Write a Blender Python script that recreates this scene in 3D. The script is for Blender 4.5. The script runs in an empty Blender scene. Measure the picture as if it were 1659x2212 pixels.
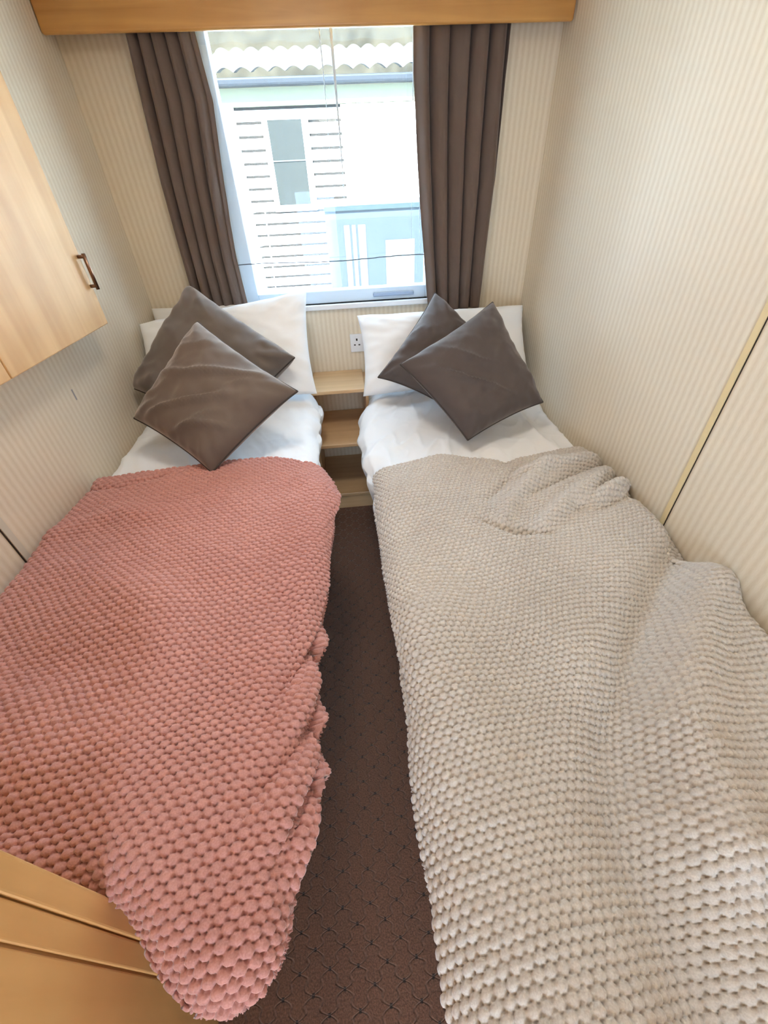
import bpy, math
import numpy as np
from mathutils import Matrix, Vector

S = bpy.context.scene
COL = S.collection
V3 = Vector

# ------------------------------------------------------------------ camera
W, H = 1659, 2212
R_ = V3((0.99413, -0.10112, -0.0385))
U_ = V3((0.09266, 0.61189, 0.7855))
F_ = V3((0.05587, 0.78445, -0.61767))
cd = bpy.data.cameras.new('camera')
cam = bpy.data.objects.new('camera', cd)
COL.objects.link(cam)
m = Matrix.Identity(4)
for i in range(3):
    m[i][0] = R_[i]; m[i][1] = U_[i]; m[i][2] = -F_[i]
m[0][3], m[1][3], m[2][3] = 0.892, -2.214, 1.368
cam.matrix_world = m
cd.sensor_fit = 'VERTICAL'
cd.sensor_height = 36.0
cd.lens = 880.95 / H * 36.0
cd.clip_start = 0.02
S.camera = cam

# ------------------------------------------------------------------ light
S.view_settings.view_transform = 'Standard'
S.view_settings.look = 'None'
S.view_settings.gamma = 1.0
S.view_settings.exposure = 1.3
S.cycles.use_denoising = True
S.cycles.max_bounces = 10
S.cycles.diffuse_bounces = 6
S.cycles.transparent_max_bounces = 24
S.cycles.sample_clamp_indirect = 8.0
S.cycles.caustics_reflective = False
S.cycles.caustics_refractive = False

SKY = 6.5
SUN = 46.0
LAMP_FILL = 3.2
HALL_FILL = 1.5

wd = bpy.data.worlds.new('sky')
S.world = wd
wd.use_nodes = True
bg = wd.node_tree.nodes['Background']
bg.inputs['Color'].default_value = (0.62, 0.80, 1.0, 1)
bg.inputs['Strength'].default_value = SKY


def light(name, kind, loc, energy, color, direction=None, **kw):
    d = bpy.data.lights.new(name, kind)
    d.energy = energy
    d.color = color
    for k, v in kw.items():
        setattr(d, k, v)
    o = bpy.data.objects.new(name, d)
    COL.objects.link(o)
    o.location = loc
    if direction is not None:
        o.rotation_euler = V3(direction).to_track_quat('-Z', 'Y').to_euler()
    return o


light('sun', 'SUN', (0, -4, 8), SUN, (0.93, 0.97, 1.0), (0.25, 0.75, -0.85), angle=0.01)
pt = light('window_portal', 'AREA', (0.89, 0.10, 1.40), 1, (1, 1, 1), (0, -1, 0), shape='RECTANGLE', size=0.96, size_y=0.95)
pt.data.cycles.is_portal = True

p2 = light('hall_opening_portal', 'AREA', (0.47, -3.80, 0.85), 1, (1, 1, 1), (0, 1, 0), shape='RECTANGLE', size=0.90, size_y=1.1)  # samples the sky through the added hall opening
p2.data.cycles.is_portal = True

# ------------------------------------------------------------------ helpers


def mat(name):
    M = bpy.data.materials.new(name)
    M.use_nodes = True
    N = M.node_tree.nodes
    L = M.node_tree.links
    return M, N, L, N['Principled BSDF']


def simple(name, col, rough=0.5, metal=0.0, sheen=0.0, coat=0.0, noise=0.0, nscale=30, bump=0.0, bscale=200, sheen_tint=None, spec=0.5):
    M, N, L, B = mat(name)
    B.inputs['Roughness'].default_value = rough
    B.inputs['Metallic'].default_value = metal
    B.inputs['Sheen Weight'].default_value = sheen
    B.inputs['Sheen Roughness'].default_value = 0.4
    if sheen_tint:
        B.inputs['Sheen Tint'].default_value = (*sheen_tint, 1)
    B.inputs['Coat Weight'].default_value = coat
    B.inputs['Specular IOR Level'].default_value = spec
    tc = N.new('ShaderNodeTexCoord')
    n = N.new('ShaderNodeTexNoise')
    n.inputs['Scale'].default_value = nscale
    n.inputs['Detail'].default_value = 4
    L.new(tc.outputs['Object'], n.inputs['Vector'])
    r = N.new('ShaderNodeMix')
    r.data_type = 'RGBA'
    r.inputs[6].default_value = (*[c * (1 - noise) for c in col], 1)
    r.inputs[7].default_value = (*[min(1, c * (1 + noise)) for c in col], 1)
    L.new(n.outputs['Fac'], r.inputs[0])
    L.new(r.outputs[2], B.inputs['Base Color'])
    if bump:
        n2 = N.new('ShaderNodeTexNoise')
        n2.inputs['Scale'].default_value = bscale
        n2.inputs['Detail'].default_value = 3
        L.new(tc.outputs['Object'], n2.inputs['Vector'])
        b = N.new('ShaderNodeBump')
        b.inputs['Strength'].default_value = bump
        b.inputs['Distance'].default_value = 0.002
        L.new(n2.outputs['Fac'], b.inputs['Height'])
        L.new(b.outputs[0], B.inputs['Normal'])
    return M


def math_(N, L, op, a, b=None, c=None):
    n = N.new('ShaderNodeMath')
    n.operation = op
    for i, v in enumerate((a, b, c)):
        if v is None:
            continue
        if isinstance(v, (int, float)):
            n.inputs[i].default_value = v
        else:
            L.new(v, n.inputs[i])
    return n.outputs[0]


def ramp(N, L, fac, stops):
    r = N.new('ShaderNodeValToRGB')
    e = r.color_ramp.elements
    e[0].position = stops[0][0]; e[0].color = (*stops[0][1], 1)
    e[1].position = stops[-1][0]; e[1].color = (*stops[-1][1], 1)
    for p, c in stops[1:-1]:
        q = e.new(p); q.color = (*c, 1)
    L.new(fac, r.inputs[0])
    return r.outputs[0]


def wallpaper(name, axis, pitch=0.0225):
    """cream embossed wallpaper: soft wavering vertical stripes"""
    M, N, L, B = mat(name)
    tc = N.new('ShaderNodeTexCoord')
    sx = N.new('ShaderNodeSeparateXYZ')
    L.new(tc.outputs['Object'], sx.inputs[0])
    h = sx.outputs[axis]
    z = sx.outputs[2]
    n = N.new('ShaderNodeTexNoise')
    n.inputs['Scale'].default_value = 22
    n.inputs['Detail'].default_value = 2
    L.new(tc.outputs['Object'], n.inputs['Vector'])
    w = math_(N, L, 'MULTIPLY', math_(N, L, 'SUBTRACT', n.outputs['Fac'], 0.5), 0.006)
    hh = math_(N, L, 'ADD', h, w)
    s1 = math_(N, L, 'SINE', math_(N, L, 'MULTIPLY', hh, 2 * math.pi / pitch))
    # fine short broken ribs inside the stripes
    n3 = N.new('ShaderNodeTexNoise')
    n3.inputs['Scale'].default_value = 1.0
    n3.inputs['Detail'].default_value = 2
    cb = N.new('ShaderNodeCombineXYZ')
    L.new(math_(N, L, 'MULTIPLY', hh, 330.0), cb.inputs[0])
    L.new(math_(N, L, 'MULTIPLY', z, 70.0), cb.inputs[1])
    L.new(cb.outputs[0], n3.inputs['Vector'])
    f = math_(N, L, 'ADD', math_(N, L, 'MULTIPLY', s1, 0.26), math_(N, L, 'MULTIPLY', n3.outputs['Fac'], 0.5))
    f = math_(N, L, 'ADD', f, 0.25)
    c = ramp(N, L, f, [(0.10, (0.675, 0.575, 0.435)), (0.5, (0.74, 0.65, 0.51)), (0.9, (0.795, 0.715, 0.585))])
    L.new(c, B.inputs['Base Color'])
    B.inputs['Roughness'].default_value = 0.55
    b = N.new('ShaderNodeBump')
    b.inputs['Strength'].default_value = 0.5
    b.inputs['Distance'].default_value = 0.0015
    L.new(f, b.inputs['Height'])
    L.new(b.outputs[0], B.inputs['Normal'])
    return M


def wood(name, dark, light_, axis=0, rough=0.38, coat=0.15, scale=1.0):
    """smooth beech veneer; grain runs along the axis"""
    M, N, L, B = mat(name)
    tc = N.new('ShaderNodeTexCoord')
    mp = N.new('ShaderNodeMapping')
    sc = [26, 26, 26]
    sc[axis] = 1.6
    mp.inputs['Scale'].default_value = [s * scale for s in sc]
    L.new(tc.outputs['Object'], mp.inputs[0])
    n = N.new('ShaderNodeTexNoise')
    n.inputs['Scale'].default_value = 1.0
    n.inputs['Detail'].default_value = 5
    n.inputs['Distortion'].default_value = 0.6
    L.new(mp.outputs[0], n.inputs['Vector'])
    n2 = N.new('ShaderNodeTexNoise')
    n2.inputs['Scale'].default_value = 7
    L.new(tc.outputs['Object'], n2.inputs['Vector'])
    f = math_(N, L, 'ADD', math_(N, L, 'MULTIPLY', n.outputs['Fac'], 0.7), math_(N, L, 'MULTIPLY', n2.outputs['Fac'], 0.3))
    c = ramp(N, L, f, [(0.33, dark), (0.68, light_)])
    L.new(c, B.inputs['Base Color'])
    B.inputs['Roughness'].default_value = rough
    B.inputs['Coat Weight'].default_value = coat
    B.inputs['Coat Roughness'].default_value = 0.3
    b = N.new('ShaderNodeBump')
    b.inputs['Strength'].default_value = 0.15
    b.inputs['Distance'].default_value = 0.001
    L.new(n.outputs['Fac'], b.inputs['Height'])
    L.new(b.outputs[0], B.inputs['Normal'])
    return M


def obj(name, verts, faces, material, parent=None, smooth=True):
    me = bpy.data.meshes.new(name)
    me.from_pydata([tuple(map(float, v)) for v in verts], [], [tuple(map(int, f)) for f in faces])
    me.update()
    if smooth:
        me.polygons.foreach_set('use_smooth', [True] * len(me.polygons))
    me.materials.append(material)
    o = bpy.data.objects.new(name, me)
    COL.objects.link(o)
    if parent is not None:
        o.parent = parent
        o.matrix_parent_inverse = Matrix.Translation(-parent.location)
    return o


class MB:
    """collects boxes, tubes and grids into one mesh"""

    def __init__(self):
        self.v = []; self.f = []

    def box(self, x0, x1, y0, y1, z0, z1):
        b = len(self.v)
        self.v += [(x0, y0, z0), (x1, y0, z0), (x1, y1, z0), (x0, y1, z0), (x0, y0, z1), (x1, y0, z1), (x1, y1, z1), (x0, y1, z1)]
        self.f += [tuple(b + i for i in q) for q in ((0, 3, 2, 1), (4, 5, 6, 7), (0, 1, 5, 4), (1, 2, 6, 5), (2, 3, 7, 6), (3, 0, 4, 7))]
        return self

    def tube(self, pts, r, n=10, closed=False):
        pts = [V3(p) for p in pts]
        b = len(self.v)
        m_ = len(pts)
        for i, p in enumerate(pts):
            if closed:
                t = pts[(i + 1) % m_] - pts[i - 1]
            else:
                t = pts[min(i + 1, m_ - 1)] - pts[max(i - 1, 0)]
            t.normalize()
            a = t.cross(V3((0, 0, 1)))
            if a.length < 0.05:
                a = t.cross(V3((1, 0, 0)))
            a.normalize()
            c = t.cross(a)
            for k in range(n):
                th = 2 * math.pi * k / n
                self.v.append(tuple(p + r * (math.cos(th) * a + math.sin(th) * c)))
        e = m_ if closed else m_ - 1
        for i in range(e):
            j = (i + 1) % m_
            for k in range(n):
                k2 = (k + 1) % n
                self.f.append((b + i * n + k, b + i * n + k2, b + j * n + k2, b + j * n + k))
        if not closed:
            self.f.append(tuple(b + k for k in range(n))[::-1])
            self.f.append(tuple(b + (m_ - 1) * n + k for k in range(n)))
        return self

    def quad(self, pts):
        b = len(self.v)
        self.v += list(pts)
        self.f.append(tuple(range(b, b + len(pts))))
        return self

    def build(self, name, material, parent=None, smooth=False, bevel=0.0, seg=2):
        o = obj(name, self.v, self.f, material, parent, smooth)
        if bevel:
            md = o.modifiers.new('bevel', 'BEVEL')
            md.width = bevel; md.segments = seg; md.limit_method = 'ANGLE'
        return o


def empty(name, loc, label, cat, group=None):
    o = bpy.data.objects.new(name, None)
    COL.objects.link(o)
    o.location = loc
    o.empty_display_size = 0.05
    return tag(o, label, cat, group)


def tag(o, label, cat, group=None):
    o['label'] = label; o['category'] = cat
    if group:
        o['group'] = group
    return o


def struct(o):
    o['kind'] = 'structure'
    return o


def grid_faces(nu, nv, wrap=False):
    i = np.arange(nu - 1)[:, None]; j = np.arange(nv - 1)[None, :]
    a = i * nv + j
    return np.stack([a, a + 1, a + nv + 1, a + nv], -1).reshape(-1, 4)


def fast_grid(name, P, material, parent=None, flip=False):
    nu, nv, _ = P.shape
    f = grid_faces(nu, nv)
    if flip:
        f = f[:, ::-1]
    me = bpy.data.meshes.new(name)
    me.vertices.add(nu * nv)
    me.vertices.foreach_set('co', P.reshape(-1).astype(np.float32))
    nf = len(f)
    me.loops.add(nf * 4)
    me.loops.foreach_set('vertex_index', f.reshape(-1).astype(np.int32))
    me.polygons.add(nf)
    me.polygons.foreach_set('loop_start', (np.arange(nf) * 4).astype(np.int32))
    me.polygons.foreach_set('use_smooth', np.ones(nf, dtype=bool))
    me.update(calc_edges=True)
    me.validate()
    me.materials.append(material)
    o = bpy.data.objects.new(name, me)
    COL.objects.link(o)
    if parent is not None:
        o.parent = parent
        o.matrix_parent_inverse = Matrix.Translation(-parent.location)
    return o


# numpy value noise
_rng = np.random.RandomState(7)
_T = _rng.rand(256, 256)


def vnoise(x, y):
    xi = np.floor(x).astype(int); yi = np.floor(y).astype(int)
    fx = x - xi; fy = y - yi
    fx = fx * fx * fx * (fx * (fx * 6 - 15) + 10); fy = fy * fy * fy * (fy * (fy * 6 - 15) + 10)
    a = _T[xi % 256, yi % 256]; b = _T[(xi + 1) % 256, yi % 256]
    c = _T[xi % 256, (yi + 1) % 256]; d = _T[(xi + 1) % 256, (yi + 1) % 256]
    return (a * (1 - fx) + b * fx) * (1 - fy) + (c * (1 - fx) + d * fx) * fy


def fbm(x, y, o=3):
    s = 0; a = 0.5; t = 0
    for k in range(o):
        s = s + a * vnoise(x * 2 ** k + 17.3 * k, y * 2 ** k + 5.1 * k); t += a; a *= 0.5
    return s / t * 2 - 1


def ridged(x, y, o=2):
    s = 0; a = 1.0; t = 0
    for k in range(o):
        n = 1 - np.abs(2 * vnoise(x * 2 ** k + 31.7 * k, y * 2 ** k + 9.2 * k) - 1)
        s = s + a * n ** 3; t += a; a *= 0.5
    return s / t


def segdist(x, y, pts):
    """distance to polyline and 0..1 position along it"""
    best = np.full(x.shape, 1e9); pos = np.zeros(x.shape); side = np.zeros(x.shape)
    pts = np.array(pts, float)
    n = len(pts) - 1
    for i in range(n):
        a = pts[i]; d = pts[i + 1] - a; l2 = d @ d
        t = np.clip(((x - a[0]) * d[0] + (y - a[1]) * d[1]) / l2, 0, 1)
        px = x - a[0] - t * d[0]; py = y - a[1] - t * d[1]
        dd = np.hypot(px, py)
        m_ = dd < best
        best = np.where(m_, dd, best); pos = np.where(m_, (i + t) / n, pos)
        side = np.where(m_, np.sign(d[0] * py - d[1] * px), side)
    return best, pos, side


def smooth01(t):
    t = np.clip(t, 0, 1)
    return t * t * (3 - 2 * t)


# ------------------------------------------------------------------ materials
paper_side = wallpaper('wallpaper_side', 1)
paper_back = wallpaper('wallpaper_back', 0)
wood_val = wood('beech_horizontal', (0.42, 0.195, 0.048), (0.60, 0.315, 0.090), 0)
wood_ward = wood('beech_wardrobe', (0.58, 0.35, 0.135), (0.71, 0.47, 0.205), 2, scale=0.7)
wood_cup = wood('beech_cupboard', (0.50, 0.285, 0.115), (0.65, 0.41, 0.19), 2, rough=0.55, coat=0.05, scale=0.8)
wood_shelf = wood('beech_shelf', (0.58, 0.37, 0.19), (0.72, 0.50, 0.28), 0)
seam_dark = simple('dark_seam', (0.03, 0.02, 0.015), 0.9)
cream_strip = simple('cream_strip', (0.74, 0.60, 0.34), 0.4)
pale_strip = simple('pale_strip', (0.62, 0.57, 0.47), 0.5)
ceil_m = simple('white_ceiling', (0.82, 0.80, 0.76), 0.8)
white_paint = simple('white_plastic', (0.80, 0.82, 0.86), 0.35)
cotton = simple('white_cotton', (0.87, 0.88, 0.90), 0.85, sheen=0.15, bump=0.15, bscale=900)
cotton2 = simple('cream_cotton', (0.80, 0.79, 0.77), 0.85, sheen=0.15, bump=0.15, bscale=900)
velvet = simple('taupe_velvet', (0.125, 0.093, 0.075), 0.75, sheen=0.75, noise=0.10, nscale=14, bump=0.25, bscale=700, sheen_tint=(0.75, 0.66, 0.60))
velvet2 = simple('grey_taupe_velvet', (0.135, 0.107, 0.090), 0.75, sheen=0.8, noise=0.10, nscale=14, bump=0.25, bscale=700, sheen_tint=(0.78, 0.70, 0.65))
velvet_r = simple('dark_taupe_velvet', (0.078, 0.058, 0.051), 0.75, sheen=0.5, noise=0.10, nscale=14, bump=0.25, bscale=700, sheen_tint=(0.72, 0.65, 0.62))
piping_m = simple('dark_piping', (0.05, 0.038, 0.032), 0.8)
divan_m = simple('dark_divan_fabric', (0.09, 0.075, 0.068), 0.9, noise=0.2, nscale=60)
bronze = simple('bronze_metal', (0.25, 0.15, 0.10), 0.28, metal=1.0)
frame_m = simple('window_frame_sky_tint', (0.76, 0.87, 0.98), 0.35)  # blue skylight on the white frame is put into its colour


def knit_mat(name, c0, c1):
    M, N, L, B = mat(name)
    tc = N.new('ShaderNodeTexCoord')
    n = N.new('ShaderNodeTexNoise'); n.inputs['Scale'].default_value = 420; n.inputs['Detail'].default_value = 3
    n2 = N.new('ShaderNodeTexNoise'); n2.inputs['Scale'].default_value = 3.0
    L.new(tc.outputs['Object'], n.inputs['Vector']); L.new(tc.outputs['Object'], n2.inputs['Vector'])
    f = math_(N, L, 'ADD', math_(N, L, 'MULTIPLY', n.outputs['Fac'], 0.6), math_(N, L, 'MULTIPLY', n2.outputs['Fac'], 0.4))
    c = ramp(N, L, f, [(0.3, c0), (0.7, c1)])
    L.new(c, B.inputs['Base Color'])
    B.inputs['Roughness'].default_value = 0.8
    B.inputs['Sheen Weight'].default_value = 0.5
    B.inputs['Sheen Roughness'].default_value = 0.35
    b = N.new('ShaderNodeBump'); b.inputs['Strength'].default_value = 0.5; b.inputs['Distance'].default_value = 0.001
    L.new(n.outputs['Fac'], b.inputs['Height']); L.new(b.outputs[0], B.inputs['Normal'])
    return M


pink_knit = knit_mat('pink_fleece', (0.45, 0.20, 0.178), (0.62, 0.33, 0.302))
grey_knit = knit_mat('stone_fleece', (0.48, 0.43, 0.385), (0.67, 0.625, 0.575))


def carpet_mat():
    M, N, L, B = mat('brown_carpet')
    tc = N.new('ShaderNodeTexCoord')
    sx = N.new('ShaderNodeSeparateXYZ'); L.new(tc.outputs['Object'], sx.inputs[0])
    nz = N.new('ShaderNodeTexNoise'); nz.inputs['Scale'].default_value = 16; L.new(tc.outputs['Object'], nz.inputs['Vector'])
    wob = math_(N, L, 'MULTIPLY', math_(N, L, 'SUBTRACT', nz.outputs['Fac'], 0.5), 0.012)
    x = math_(N, L, 'DIVIDE', math_(N, L, 'ADD', sx.outputs[0], wob), 0.066)
    y = math_(N, L, 'DIVIDE', math_(N, L, 'ADD', sx.outputs[1], wob), 0.066)
    # scale shaped cells: curved diamonds whose corners meet in short dark stitches
    sy = math_(N, L, 'MULTIPLY', math_(N, L, 'SINE', math_(N, L, 'MULTIPLY', y, 4 * math.pi)), 0.12)
    a = math_(N, L, 'FRACT', math_(N, L, 'ADD', math_(N, L, 'ADD', x, y), sy))
    b = math_(N, L, 'FRACT', math_(N, L, 'ADD', math_(N, L, 'SUBTRACT', x, y), math_(N, L, 'MULTIPLY', sy, -1.0)))
    da = math_(N, L, 'ABSOLUTE', math_(N, L, 'SUBTRACT', a, 0.5))
    db = math_(N, L, 'ABSOLUTE', math_(N, L, 'SUBTRACT', b, 0.5))
    mx = math_(N, L, 'MAXIMUM', da, db)
    mn = math_(N, L, 'MINIMUM', da, db)
    line = math_(N, L, 'SMOOTH_MAX', math_(N, L, 'MULTIPLY', math_(N, L, 'SUBTRACT', mx, 0.44), 14.0), 0.0, 0.05)
    sa = math_(N, L, 'SUBTRACT', math_(N, L, 'FRACT', math_(N, L, 'ADD', a, 0.5)), 0.5)
    sb = math_(N, L, 'SUBTRACT', math_(N, L, 'FRACT', math_(N, L, 'ADD', b, 0.5)), 0.5)
    ux = math_(N, L, 'ABSOLUTE', math_(N, L, 'ADD', sa, sb))
    uy = math_(N, L, 'ABSOLUTE', math_(N, L, 'SUBTRACT', sa, sb))
    node = math_(N, L, 'MULTIPLY', math_(N, L, 'LESS_THAN', ux, 0.085), math_(N, L, 'LESS_THAN', uy, 0.27))
    fine = N.new('ShaderNodeTexNoise'); fine.inputs['Scale'].default_value = 260; fine.inputs['Detail'].default_value = 4
    L.new(tc.outputs['Object'], fine.inputs['Vector'])
    c = ramp(N, L, fine.outputs['Fac'], [(0.3, (0.085, 0.036, 0.019)), (0.72, (0.19, 0.088, 0.050))])
    m1 = N.new('ShaderNodeMix'); m1.data_type = 'RGBA'
    L.new(math_(N, L, 'MULTIPLY', line, 0.25), m1.inputs[0]); L.new(c, m1.inputs[6]); m1.inputs[7].default_value = (0.20, 0.11, 0.07, 1)
    m2 = N.new('ShaderNodeMix'); m2.data_type = 'RGBA'
    L.new(math_(N, L, 'MULTIPLY', node, 0.85), m2.inputs[0]); L.new(m1.outputs[2], m2.inputs[6]); m2.inputs[7].default_value = (0.012, 0.007, 0.005, 1)
    L.new(m2.outputs[2], B.inputs['Base Color'])
    B.inputs['Roughness'].default_value = 0.95
    B.inputs['Sheen Weight'].default_value = 0.3
    hh = math_(N, L, 'SUBTRACT', math_(N, L, 'MULTIPLY', fine.outputs['Fac'], 0.5), math_(N, L, 'MULTIPLY', line, 0.9))
    bp = N.new('ShaderNodeBump'); bp.inputs['Strength'].default_value = 0.9; bp.inputs['Distance'].default_value = 0.004
    L.new(hh, bp.inputs['Height']); L.new(bp.outputs[0], B.inputs['Normal'])
    return M


carpet = carpet_mat()


def net_mat(name, mixv):
    M, N, L, B = mat(name)
    N.remove(B)
    out = N['Material Output']
    tr = N.new('ShaderNodeBsdfTransparent'); tr.inputs[0].default_value = (0.93, 0.965, 1.0, 1)
    tl = N.new('ShaderNodeBsdfTranslucent'); tl.inputs[0].default_value = (0.72, 0.84, 0.97, 1)
    df = N.new('ShaderNodeBsdfDiffuse'); df.inputs[0].default_value = (0.85, 0.86, 0.88, 1)
    a = N.new('ShaderNodeMixShader'); a.inputs[0].default_value = 0.5
    L.new(tl.outputs[0], a.inputs[1]); L.new(df.outputs[0], a.inputs[2])
    b = N.new('ShaderNodeMixShader'); b.inputs[0].default_value = mixv
    L.new(tr.outputs[0], b.inputs[1]); L.new(a.outputs[0], b.inputs[2])
    L.new(b.outputs[0], out.inputs[0])
    return M


def glass_mat():
    M, N, L, B = mat('window_glass')
    N.remove(B)
    out = N['Material Output']
    tr = N.new('ShaderNodeBsdfTransparent'); tr.inputs[0].default_value = (0.94, 0.98, 0.99, 1)
    gl = N.new('ShaderNodeBsdfGlossy'); gl.inputs['Roughness'].default_value = 0.02
    fr = N.new('ShaderNodeFresnel'); fr.inputs[0].default_value = 1.45
    b = N.new('ShaderNodeMixShader')
    L.new(math_(N, L, 'MULTIPLY', fr.outputs[0], 0.6), b.inputs[0])
    L.new(tr.outputs[0], b.inputs[1]); L.new(gl.outputs[0], b.inputs[2])
    L.new(b.outputs[0], out.inputs[0])
    return M


net_m = net_mat('net_voile', 0.045)
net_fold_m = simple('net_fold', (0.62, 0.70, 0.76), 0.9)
glass_m = glass_mat()

# ------------------------------------------------------------------ room shell
RW = 1.80
CH = 2.06
YR = -2.95
struct(MB().box(-0.1, RW + 0.1, -3.9, 0.12, -0.06, 0.0).build('floor', carpet))
struct(MB().box(-0.1, RW + 0.1, -3.9, 0.12, CH, CH + 0.05).build('ceiling', ceil_m))
struct(MB().box(-0.06, 0.0, YR, 0.12, 0, CH).build('wall_left', paper_side))
struct(MB().box(RW, RW + 0.06, YR, 0.12, 0, CH).build('wall_right', paper_side))
WX0, WX1, WZ0, WZ1 = 0.435, 1.36, 0.945, 1.89
wb = MB()
wb.box(0, WX0, 0, 0.10, 0, CH).box(WX1, RW, 0, 0.10, 0, CH).box(WX0, WX1, 0, 0.10, 0, WZ0).box(WX0, WX1, 0, 0.10, WZ1, CH)
struct(wb.build('wall_back', paper_back))
wr = MB()
wr.box(-0.06, 0.52, YR - 0.06, YR, 0, CH).box(1.32, RW + 0.06, YR - 0.06, YR, 0, CH).box(0.52, 1.32, YR - 0.06, YR, 1.95, CH)
struct(wr.build('wall_rear', paper_back))
# narrow hall beyond the doorway
hb = MB()
hb.box(-0.1, 0.02, -3.9, -3.84, 0, CH).box(0.92, RW + 0.1, -3.9, -3.84, 0, CH).box(0.02, 0.92, -3.9, -3.84, 1.40, CH).box(0.02, 0.92, -3.9, -3.84, 0, 0.30).box(-0.1, -0.04, -3.84, YR - 0.06, 0, CH).box(RW + 0.04, RW + 0.1, -3.84, YR - 0.06, 0, CH)  # far-wall opening added out of view to send skylight onto the right bed
struct(hb.build('wall_hall', paper_back))

# wall panel cover strips
t1 = MB().box(RW - 0.005, RW, -1.3545, -1.338, 0, CH).build('trim_1', cream_strip, bevel=0.001); struct(t1)
s1 = MB().box(RW - 0.002, RW, -1.3565, -1.3545, 0, CH).build('seam', seam_dark, t1)
t2 = MB().box(0, 0.004, -1.354, -1.334, 0, CH).build('trim_2', pale_strip, bevel=0.001); struct(t2)
s2 = MB().box(0, 0.002, -1.357, -1.354, 0, CH).build('seam', seam_dark, t2)
struct(MB().box(-0.0, 0.012, YR, 0, 0, 0.07).build('baseboard_left', wood_val))
struct(MB().box(RW - 0.012, RW, YR, 0, 0, 0.07).build('baseboard_right', wood_val))
# small scuff on the left wall
scuff = simple('grey_scuff', (0.33, 0.31, 0.31), 0.7)

# ------------------------------------------------------------------ window
win = bpy.data.objects.new('window_1', None); COL.objects.link(win); win.location = (0.9, 0.05, WZ0); struct(win)
fr = MB()
fr.box(WX0, WX0 + 0.062, 0.02, 0.09, WZ0, WZ1).box(WX1 - 0.05, WX1, 0.02, 0.09, WZ0, WZ1)
fr.box(WX0 + 0.062, WX1 - 0.05, 0.02, 0.09, WZ0, WZ0 + 0.055).box(WX0 + 0.062, WX1 - 0.05, 0.02, 0.09, WZ1 - 0.04, WZ1)
fr.build('window_frame', frame_m, win, bevel=0.004)
MB().box(WX0 + 0.06, WX1 - 0.048, 0.060, 0.064, WZ0 + 0.05, WZ1 - 0.035).build('window_pane', glass_m, win)
MB().box(WX0 - 0.01, WX1 + 0.01, -0.022, 0.03, WZ0 - 0.022, WZ0).build('window_sill', white_paint, win, bevel=0.004)
MB().box(1.05, 1.25, 0.008, 0.022, WZ0 + 0.018, WZ0 + 0.034).build('window_stay', simple('grey_metal', (0.35, 0.4, 0.5), 0.4, metal=0.6), win, bevel=0.003)

# ------------------------------------------------------------------ added fill lamps
lp = empty('ceiling_fill_lamp', (0.80, -1.20, CH), 'round flush white fill lamp added out of view on the bedroom ceiling', 'lamp')  # unseen lamp added as soft interior fill light
n = 40
lv = MB()
lv.tube([(0.80, -1.20, CH - 0.0), (0.80, -1.20, CH - 0.02)], 0.16, 40).build('fill_lamp_base', white_paint, lp, smooth=False)
lt = light('fill_light', 'AREA', (0.80, -1.20, CH - 0.03), LAMP_FILL, (1.0, 0.93, 0.82), (0, 0, -1), shape='DISK', size=0.30)
lt.parent = lp; lt.matrix_parent_inverse = Matrix.Translation(-lp.location)
hl = empty('hall_fill_lamp', (0.95, -3.4, CH), 'round flush fill lamp added out of view in the hall behind the bedroom doorway', 'lamp')  # unseen lamp added for warm fill from behind the camera
MB().tube([(0.95, -3.4, CH), (0.95, -3.4, CH - 0.02)], 0.2, 40).build('fill_lamp_base', white_paint, hl)
ht = light('fill_light', 'AREA', (0.95, -3.4, CH - 0.03), HALL_FILL, (1.0, 0.85, 0.66), (0, 0.45, -1), shape='DISK', size=0.38)
ht.parent = hl; ht.matrix_parent_inverse = Matrix.Translation(-hl.location)

# ------------------------------------------------------------------ valance
va = empty('curtain_pelmet', (0.9, -0.1, 1.9), 'long honey-coloured wooden pelmet box above the window and curtains', 'pelmet')
MB().box(0.002, 1.792, -0.108, -0.09, 1.812, CH - 0.002).build('front_board', wood_val, va, bevel=0.008, seg=4)
MB().box(0.02, 1.78, -0.09, -0.002, CH - 0.02, CH - 0.004).build('top_board', wood_val, va)

# ------------------------------------------------------------------ cupboard on the left wall
cu = empty('wall_cupboard', (0.0, -1.2, 1.05), 'pale beech cupboard with two doors mounted high on the left wall', 'cupboard')
CX = 0.10
MB().box(0.001, CX - 0.018, -2.02, -0.646, 1.062, 1.995).build('cabinet_body', wood_cup, cu, bevel=0.002)
MB().box(CX - 0.016, CX, -1.1735, -0.644, 1.052, 1.995).build('door', wood_cup, cu, bevel=0.003)
d2 = MB().box(CX - 0.016, CX, -2.02, -1.1765, 1.052, 1.995).build('door', wood_cup, cu, bevel=0.003)
hd = MB()
hd.tube([(0.119, -0.658, 1.254), (0.119, -0.656, 1.156)], 0.0055, 12)
hd.tube([(0.119, -0.658, 1.246), (CX - 0.002, -0.658, 1.246)], 0.005, 10)
hd.tube([(0.119, -0.656, 1.166), (CX - 0.002, -0.656, 1.166)], 0.005, 10)
hd.build('door_handle', bronze, [c for c in cu.children if c.name.startswith('door')][0], smooth=True)

# ------------------------------------------------------------------ wardrobe at the foot of the left bed
wa = empty('wardrobe', (0.25, -2.5, 0), 'tall honey-coloured wooden wardrobe at the foot of the bed with the pink blanket', 'wardrobe')
WF = 0.497
MB().box(0.004, WF - 0.004, -2.93, -2.064, 0.0, CH - 0.01).build('wardrobe_body', wood_ward, wa, bevel=0.003)
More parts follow.
